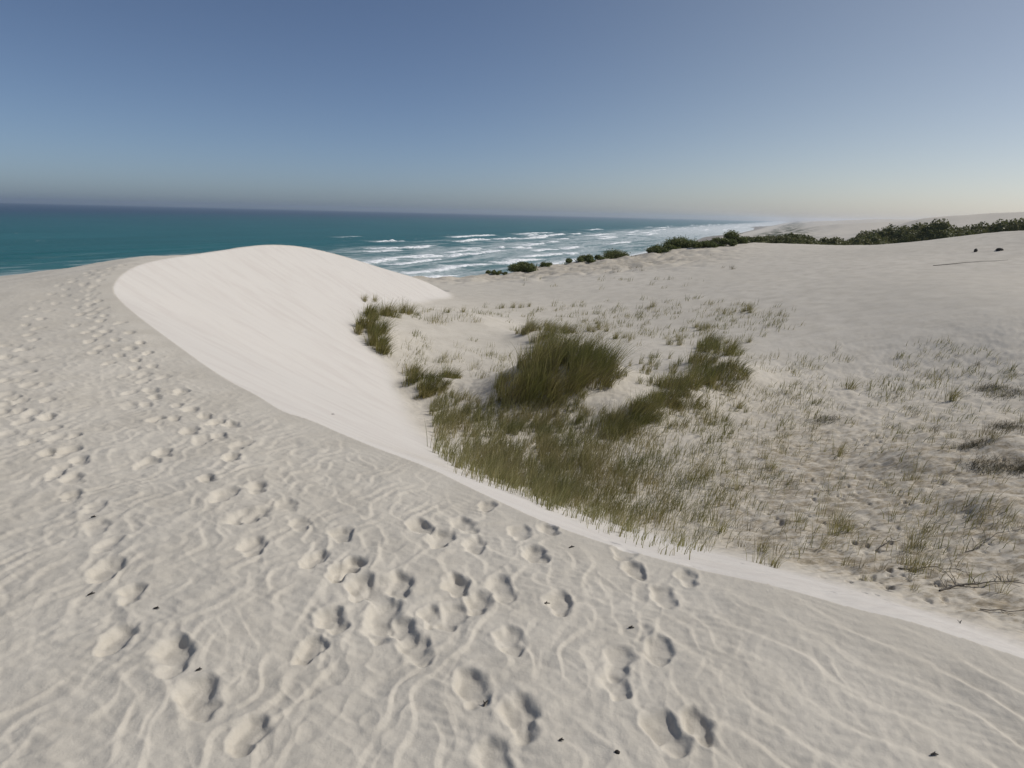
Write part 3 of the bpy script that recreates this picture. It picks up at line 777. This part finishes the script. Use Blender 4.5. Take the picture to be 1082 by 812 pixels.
def shrub(px, py, w, h, label, seed, group='shrubs along the sand ridge'):
    rng = np.random.default_rng(seed)
    gx, gy, _ = ray_ground([px], [py]); gx, gy = float(gx[0]), float(gy[0])
    d0 = math.hypot(gx, gy)
    if d0 > 85: gx, gy = gx*66/d0, gy*66/d0
    gx, gy = gx*1.012, gy*1.012
    gz = float(ground_z(gx, gy)[0])
    e = link('shrub', None, label=label, category='shrub', group=group); e.location = (gx, gy, gz - .05)
    C = []
    nl = max(5, int(w*2.6))
    for k in range(nl):
        lx = rng.uniform(-.5, .5)*w*.8; ly = rng.uniform(-.5, .5)*min(w, 3.)*.7; lr = rng.uniform(.28, .5)*h
        lz = max(lr*.4, h*(1 - (2*lx/w)**2)*rng.uniform(.45, .8))
        n = int(1300*lr/.5); v = rng.normal(size=(n, 3)); v /= np.linalg.norm(v, axis=1)[:, None]; v *= (rng.uniform(.25, 1, n)**.4)[:, None]*(1 + .25*rng.normal(size=(n, 1)))
        C.append(np.array([lx, ly, lz]) + v*np.array([lr*1.35, lr*1.2, lr]))
    C = np.vstack(C); C = C[C[:, 2] > 0]
    v, q = leaf_quads(C, .065, rng)
    link('foliage', make_mesh('foliage', v, q, False), M_SHRUB, e)
    st = []
    for k in range(5):
        tx, ty = rng.uniform(-.3, .3)*w, rng.uniform(-.3, .3)
        st.append(tube([(tx*.15, 0, -.1), (tx*.6, ty*.5, h*.3), (tx, ty, h*.65)], [.06, .04, .015]))
    v, q = merge(st); link('stem', make_mesh('stem', v, q), M_BARK, e)
shrub(602, 276, 3.4, 1.0, 'low yellow green shrub on the ridge, leftmost of the rounded ones', 201)
shrub(585, 279, 3.0, .8, 'small dull shrub on the ridge between the brown scarp and the yellow green shrub', 202)
shrub(628, 277, 3.0, .7, 'flat spreading shrub on the ridge just below the tall round one', 203)
shrub(650, 272, 3.4, 1.5, 'round dark green shrub on the ridge with sea foam directly behind it', 204)
shrub(690, 269, 3.4, .8, 'low flat dark shrub on the ridge between the two round ones', 205)
shrub(720, 264, 3.3, 1.4, 'tall round dark shrub on the ridge, right of the flat one', 206)
shrub(750, 262, 2.6, .6, 'thin low shrub on the ridge before the long scrub thicket', 207)
shrub(776, 259, 2.2, 1.1, 'small rounded shrub at the left end of the long scrub thicket', 208)
shrub(556, 288, 3.4, .8, 'brown shrub clinging to the small dark scarp at the left end of the ridge', 209)
shrub(523, 292, 2.4, .35, 'low brown mat of shrub at the seaward end of the ridge', 210)

for k_, (px_, py_, w_, h_, lb_) in enumerate([(566, 284, 3.6, .7, 'brownish low mat shrub on the ridge just right of the dark scarp'), (614, 279, 3.2, .6, 'flat green mat shrub on the ridge under the yellow green shrub'),
        (640, 275, 2.8, .65, 'small mat shrub at the left foot of the round dark green shrub'), (668, 271, 3.2, .7, 'low mat shrub at the right foot of the round dark green shrub'),
        (704, 267, 3.0, .7, 'low mat shrub at the left foot of the tall round dark shrub'), (736, 263, 3.6, .65, 'thin mat shrub at the right foot of the tall round dark shrub'), (763, 261, 3.2, .65, 'flat mat shrub just before the start of the long scrub thicket')]):
    shrub(px_, py_, w_, h_, lb_, 230 + k_)
# the thickets behind the ridge, seen as one mass each
def thicket(label, cx, cy, rx, ry, hgt, n, seed, tilt=0):
    rng = np.random.default_rng(seed)
    a_ = rng.uniform(0, 6.283, n); q = np.sqrt(rng.uniform(0, 1, n))
    X_ = rx*q*np.cos(a_); Y_ = ry*q*np.sin(a_)
    x = cx + X_*math.cos(tilt) - Y_*math.sin(tilt); y = cy + X_*math.sin(tilt) + Y_*math.cos(tilt)
    def top_at(x, y, q): return np.maximum(.25, hgt - ground_z(x, y))*(np.clip(1 - q**2.2, 0, 1)**.7)*(.93 + .16*fbm(x/5, y/5, seed, 3) + .05*perlin(x/.9, y/.9, seed + 3))
    g = ground_z(x, y); tp = top_at(x, y, q)
    C = np.stack([x - cx, y - cy, g + tp*(.9 + .1*rng.uniform(-1, 1.1, n)) + .05], 1)
    v, qd = leaf_quads(C, .13, rng)
    # branch mass under the leaves
    nr, na = 40, 140
    qq, aa = np.meshgrid(np.linspace(0, 1, nr), np.linspace(0, 2*np.pi, na, endpoint=False), indexing='ij')
    Xb = rx*qq*np.cos(aa); Yb = ry*qq*np.sin(aa); xb = (cx + Xb*math.cos(tilt) - Yb*math.sin(tilt)).ravel(); yb = (cy + Xb*math.sin(tilt) + Yb*math.cos(tilt)).ravel()
    zb_ = ground_z(xb, yb) + top_at(xb, yb, qq.ravel())*.97 - .05
    vb = np.stack([xb - cx, yb - cy, zb_], 1); k0 = np.arange(nr - 1)[:, None]*na; k1 = np.arange(na)[None]
    A = (k0 + k1).ravel(); B = (k0 + (k1 + 1) % na).ravel(); qb = np.stack([A, A + na, B + na, B], 1)
    o = link('scrub_thicket', make_mesh('scrub_thicket', np.vstack([v, vb]), np.vstack([qd, qb + len(v)]), False), M_SCRUB, None, label=label, category='scrub', kind='stuff'); o.location = (cx, cy, 0)
def hill_at(px, D): 
    d = ray(px, 250.); s = D/math.hypot(d[0], d[1]); return d[0]*s, d[1]*s
def thick_px(label, px, py_top, D, rx, ry, n, seed):
    x, y = hill_at(px, D)
    dd = ray(px, py_top); ztop = EYE + dd[2]*D/math.hypot(dd[0], dd[1])
    g = float(ground_z(x, y)[0])
    thicket(label, x, y, rx, ry, ztop, int(n*2.2), seed, -math.atan2(x, y))
thick_px('long dark green scrub thicket along the ridge in the middle distance', 824, 247, 84, 14, 7, 34000, 301)
thick_px('low dark scrub strip joining the long thicket and the humped one', 905, 251.5, 86, 12, 6, 20000, 302)
thick_px('humped dark scrub thicket behind the smooth sand rise', 962, 239, 92, 11, 8, 30000, 303)
thick_px('highest scrub thicket at the right edge behind the sand rise', 1072, 231, 88, 19, 8, 44000, 304)

# ------------------------------------------------------------------ dead branches, twigs and debris
def branch(px, py, L, rot, label, seed, thick=.014, nb=7):
    rng = np.random.default_rng(seed); gx, gy, _ = ray_ground([px], [py]); gx, gy = float(gx[0]), float(gy[0])
    pts = []; x, y, a_ = 0., 0., rot
    N = 10
    for i in range(N):
        z = float(ground_z(gx + x, gy + y)[0]) + .012 + .05*math.sin(i/N*3.1)*rng.uniform(.3, 1)
        pts.append((x, y, z)); a_ += rng.normal(0, .16); x += math.cos(a_)*L/N; y += math.sin(a_)*L/N
    g0 = pts[0][2]; pts = [(p[0], p[1], p[2] - g0) for p in pts]
    par = [tube(pts, [thick*(1 - .75*i/N) for i in range(N)])]
    for k in range(nb):
        i = rng.integers(1, N - 1); p = np.array(pts[i]); b = rot + rng.choice([-1, 1])*rng.uniform(.5, 1.3); l = L*rng.uniform(.12, .35); up_ = rng.uniform(0, .5)
        q = [p + np.array([math.cos(b)*l*t, math.sin(b)*l*t, up_*l*t*(1.2 - t*.3)]) + rng.normal(0, .012, 3)*(t > 0) for t in (0, .33, .66, 1)]
        par.append(tube(q, [thick*.5, thick*.4, thick*.28, thick*.12], 5))
    v, q = merge(par)
    o = link('dead_branch', make_mesh('dead_branch', v, q), M_BARK, None, label=label, category='branch', group='dead branches on the sand'); o.location = (gx, gy, g0)
branch(992, 628, 1.25, .35, 'dark forked dead branch lying near the crest at the lower right', 401, .012, 12)
branch(948, 606, .9, -.15, 'thin dead branch with small twigs, left of the dark forked branch', 402, .009, 6)
branch(1020, 585, 1.5, .25, 'long thin dead root running to the right edge above the forked branch', 403, .007, 4)
branch(1035, 645, .9, -.4, 'thin curved stalk on white sand below the forked branch', 404, .006, 3)
branch(925, 585, .6, .3, 'short dead stalk above the thin branch, beside small animal tracks', 405, .008, 4)
branch(986, 281, 4.2, -.06, 'straight pale line of dead wood on the far smooth slope at the right', 406, .022, 0)

def lump(px, py, s, label, seed, flat=.6, group=None, name='debris_lump', cat='debris', mat=None):
    rng = np.random.default_rng(seed); gx, gy, _ = ray_ground([px], [py]); gx, gy = float(gx[0]), float(gy[0]); gz = float(ground_z(gx, gy)[0])
    V = []; Q = []; nu, nv = 9, 12
    for i in range(nu + 1):
        ph = math.pi*i/nu
        for j in range(nv):
            t = 2*math.pi*j/nv; d = np.array([math.sin(ph)*math.cos(t), math.sin(ph)*math.sin(t), math.cos(ph)])
            r = 1 + .45*float(perlin(np.array([d[0]*1.6 + seed]), np.array([d[1]*1.6 + d[2]*2]), seed)[0])
            V.append(d*r*s*np.array([1, .7, flat]))
    for i in range(nu):
        for j in range(nv): j2 = (j + 1) % nv; Q.append((i*nv + j, (i + 1)*nv + j, (i + 1)*nv + j2, i*nv + j2))
    o = link(name, make_mesh(name, V, Q), mat or M_DARK, None, label=label, category=cat)
    if group: o['group'] = group
    o.location = (gx, gy, gz + s*flat*.4); o.rotation_euler = (0, 0, rng.uniform(0, 3)); return o
lump(652, 799, .011, 'small dark pebble on the rippled sand at the bottom of the picture', 501, name='pebble', cat='pebble')
lump(1031, 266, .13, 'small dark rock on the smooth sand rise, left of the pair', 502, 1.0, name='rock', cat='rock', group='two rocks on the rise')
lump(1056, 265, .26, 'wider dark rock on the smooth sand rise, right of the pair', 503, .38, name='rock', cat='rock', group='two rocks on the rise')
def twig(px, py, L, rot, label):
    gx, gy, _ = ray_ground([px], [py]); gx, gy = float(gx[0]), float(gy[0]); gz = float(ground_z(gx, gy)[0])
    v, q = merge([tube([(-L/2, 0, 0), (0, L*.08, .004), (L/2, 0, .002)], [.0035, .005, .002], 5), tube([(0, L*.08, .004), (L*.2, L*.3, .008)], [.003, .0015], 5)])
    o = link('twig', make_mesh('twig', v, q), M_DARK, None, label=label, category='twig', group='tiny dark twigs on the rippled sand'); o.location = (gx, gy, gz + .004); o.rotation_euler = (0, 0, rot)
for (a1_, b1_, L_, r_, lb) in [(577, 639, .045, .2, 'tiny dark twig on rippled sand right of the footprint cluster'), (604, 581, .04, .4, 'tiny dark twig close to the crest among the footprints'),
        (513, 745, .05, 1.2, 'dark twig stuck in the deepest footprint at lower middle'), (593, 786, .02, 0, 'tiny speck of twig left of the dark pebble'), (667, 664, .03, 0, 'tiny twig speck above the pair of deep footprints at right'),
        (99, 548, .03, .2, 'tiny dark twig between footprints of the left track'), (97, 631, .035, .6, 'dark twig left of the left track on smooth sand'), (166, 647, .03, 0, 'tiny dark twig right of the left track'),
        (211, 713, .025, .3, 'tiny twig beside the large footprint at lower left'), (1015, 661, .12, .9, 'little dark stick on the white sand strip beyond the crest'), (988, 796, .03, 0, 'tiny dark twig on the rippled sand at lower right'), (351, 438, .08, 0, 'dark twig on the lower slip face')]:
    twig(a1_, b1_, L_, r_, lb)
# low dark mats of dead plants at the right edge
def mat_plant(px, py, wpx, n, label, seed):
    rng = np.random.default_rng(seed); gx, gy, _ = ray_ground([px], [py]); gx, gy = float(gx[0]), float(gy[0]); gz = float(ground_z(gx, gy)[0])
    rw = wpx*math.hypot(gx, gy)/FPX/2
    x = rng.normal(0, rw*.5, n); y = rng.normal(0, rw*.35, n); z = ground_z(gx + x, gy + y) - gz
    h = rng.uniform(.06, .22, n)
    me = blades_mesh('dead_plant_mat', x, y, z, h, rng.normal(.3, .9, n), rng.normal(0, .9, n), .009*rng.uniform(.5, 1.4, n), seed, 3)
    o = link('dead_plant_mat', me, mat_leafy('dead_mat', [(.10, .088, .055), (.19, .16, .10), (.30, .25, .16)], trans=.05) if 'dead_mat' not in bpy.data.materials else bpy.data.materials['dead_mat'], None, label=label, category='dead plants', group='dark mats of dead plants')
    o.location = (gx, gy, gz)
mat_plant(1070, 418, 46, 520, 'dark mat of dead plants at the right edge, uppermost of them', 601)
mat_plant(1045, 412, 30, 380, 'thin dark mat of dead stems just left of the uppermost edge mat', 602)
mat_plant(1025, 472, 30, 260, 'low dark plant mat on the littered sand, between tuft and hollow at right', 603)
mat_plant(1042, 496, 34, 330, 'dark triangular plant mat in the small blowout at the right', 604)
mat_plant(1078, 497, 24, 260, 'dark plant mat cut by the right edge, below the others', 605)
mat_plant(1062, 452, 26, 300, 'brownish mat of dead stems between the upper and lower edge mats', 606)
mat_plant(872, 446, 30, 260, 'grey mat of dead stems on the sand right of the ragged clump', 607)

# ------------------------------------------------------------------ light, air, camera
AZ_SUN, EL_SUN = R(80), R(45)
wd = bpy.data.worlds.new('World'); scene.world = wd; wd.use_nodes = True
nt = wd.node_tree; nt.nodes.clear()
o_ = nt.nodes.new('ShaderNodeOutputWorld'); bg = nt.nodes.new('ShaderNodeBackground'); sk = nt.nodes.new('ShaderNodeTexSky')
sk.sky_type = 'NISHITA'; sk.sun_disc = False; sk.sun_elevation = EL_SUN; sk.sun_rotation = AZ_SUN
sk.air_density = .7; sk.dust_density = 1.2; sk.ozone_density = 4.5; sk.altitude = 30
bg.inputs[1].default_value = .075
tc = nt.nodes.new('ShaderNodeTexCoord'); sp_ = nt.nodes.new('ShaderNodeSeparateXYZ'); nt.links.new(tc.outputs['Generated'], sp_.inputs[0])
ez = mth(nt, 'EXPONENT', mth(nt, 'MULTIPLY', mth(nt, 'ABSOLUTE', sp_.outputs[2]), -6.0))
ez2 = mth(nt, 'EXPONENT', mth(nt, 'MULTIPLY', mth(nt, 'ABSOLUTE', sp_.outputs[2]), -26.))
warm = ramp(nt, sp_.outputs[0], -.25, .55)
c1 = mixc(nt, ez, sk.outputs[0], mixc(nt, 1., sk.outputs[0], (1.20, 1.20, 1.22), 'MULTIPLY'))
c1 = mixc(nt, ez2, c1, mixc(nt, 1., c1, (1.04, 1.13, 1.26), 'MULTIPLY'))
hs = nt.nodes.new('ShaderNodeHueSaturation'); hs.inputs['Saturation'].default_value = .95; hs.inputs['Value'].default_value = 1.0
nt.links.new(mixc(nt, warm, c1, mixc(nt, 1., c1, (1.42, 1.22, 1.0), 'MULTIPLY')), hs.inputs['Color']); nt.links.new(hs.outputs[0], bg.inputs[0]); nt.links.new(bg.outputs[0], o_.inputs[0])
L = bpy.data.lights.new('sun', 'SUN'); L.energy = 2.95; L.angle = R(.5); L.color = (1, .968, .92)
lo = bpy.data.objects.new('sun', L); COL.objects.link(lo)
from mathutils import Vector, Matrix
sd = Vector((math.sin(AZ_SUN)*math.cos(EL_SUN), math.cos(AZ_SUN)*math.cos(EL_SUN), math.sin(EL_SUN)))
lo.rotation_euler = (-sd).to_track_quat('-Z', 'Y').to_euler(); lo.location = (30, 5, 30)

HZ = 15000.0; zt = float(Z.max()) + 3; zb = min(float(Z.min()), SEA) - 1
hv = [(x, y, z) for z in (zb, zt) for (x, y) in ((-HZ, -HZ), (HZ, -HZ), (HZ, HZ), (-HZ, HZ))]
hm = make_mesh('haze', hv, [(3, 2, 1, 0), (4, 5, 6, 7), (0, 1, 5, 4), (1, 2, 6, 5), (2, 3, 7, 6), (3, 0, 4, 7)], False)
mh = bpy.data.materials.new('haze_air'); mh.use_nodes = True; nt = mh.node_tree; nt.nodes.clear()
oo = nt.nodes.new('ShaderNodeOutputMaterial'); pv = nt.nodes.new('ShaderNodeVolumePrincipled')
pv.inputs['Color'].default_value = (.86, .90, .96, 1); pv.inputs['Density'].default_value = 1.05e-4; pv.inputs['Anisotropy'].default_value = .55
nt.links.new(pv.outputs[0], oo.inputs['Volume'])
link('haze', hm, mh, None, kind='stuff')

cam = bpy.data.cameras.new('camera'); co_ = bpy.data.objects.new('camera', cam); COL.objects.link(co_)
cam.sensor_width = 36; cam.sensor_fit = 'HORIZONTAL'; cam.lens = 36*FPX/W0; cam.clip_start = .05; cam.clip_end = 60000
Mx = Matrix(((rt[0], up[0], -fwd[0], 0), (rt[1], up[1], -fwd[1], 0), (rt[2], up[2], -fwd[2], EYE), (0, 0, 0, 1)))
co_.matrix_world = Mx
scene.camera = co_
scene.render.engine = 'CYCLES'
scene.cycles.volume_bounces = 1; scene.cycles.max_bounces = 5; scene.cycles.diffuse_bounces = 3; scene.cycles.glossy_bounces = 2; scene.cycles.transparent_max_bounces = 8
scene.view_settings.view_transform = 'Standard'; scene.view_settings.look = 'None'; scene.view_settings.exposure = 0.0; scene.view_settings.gamma = 1
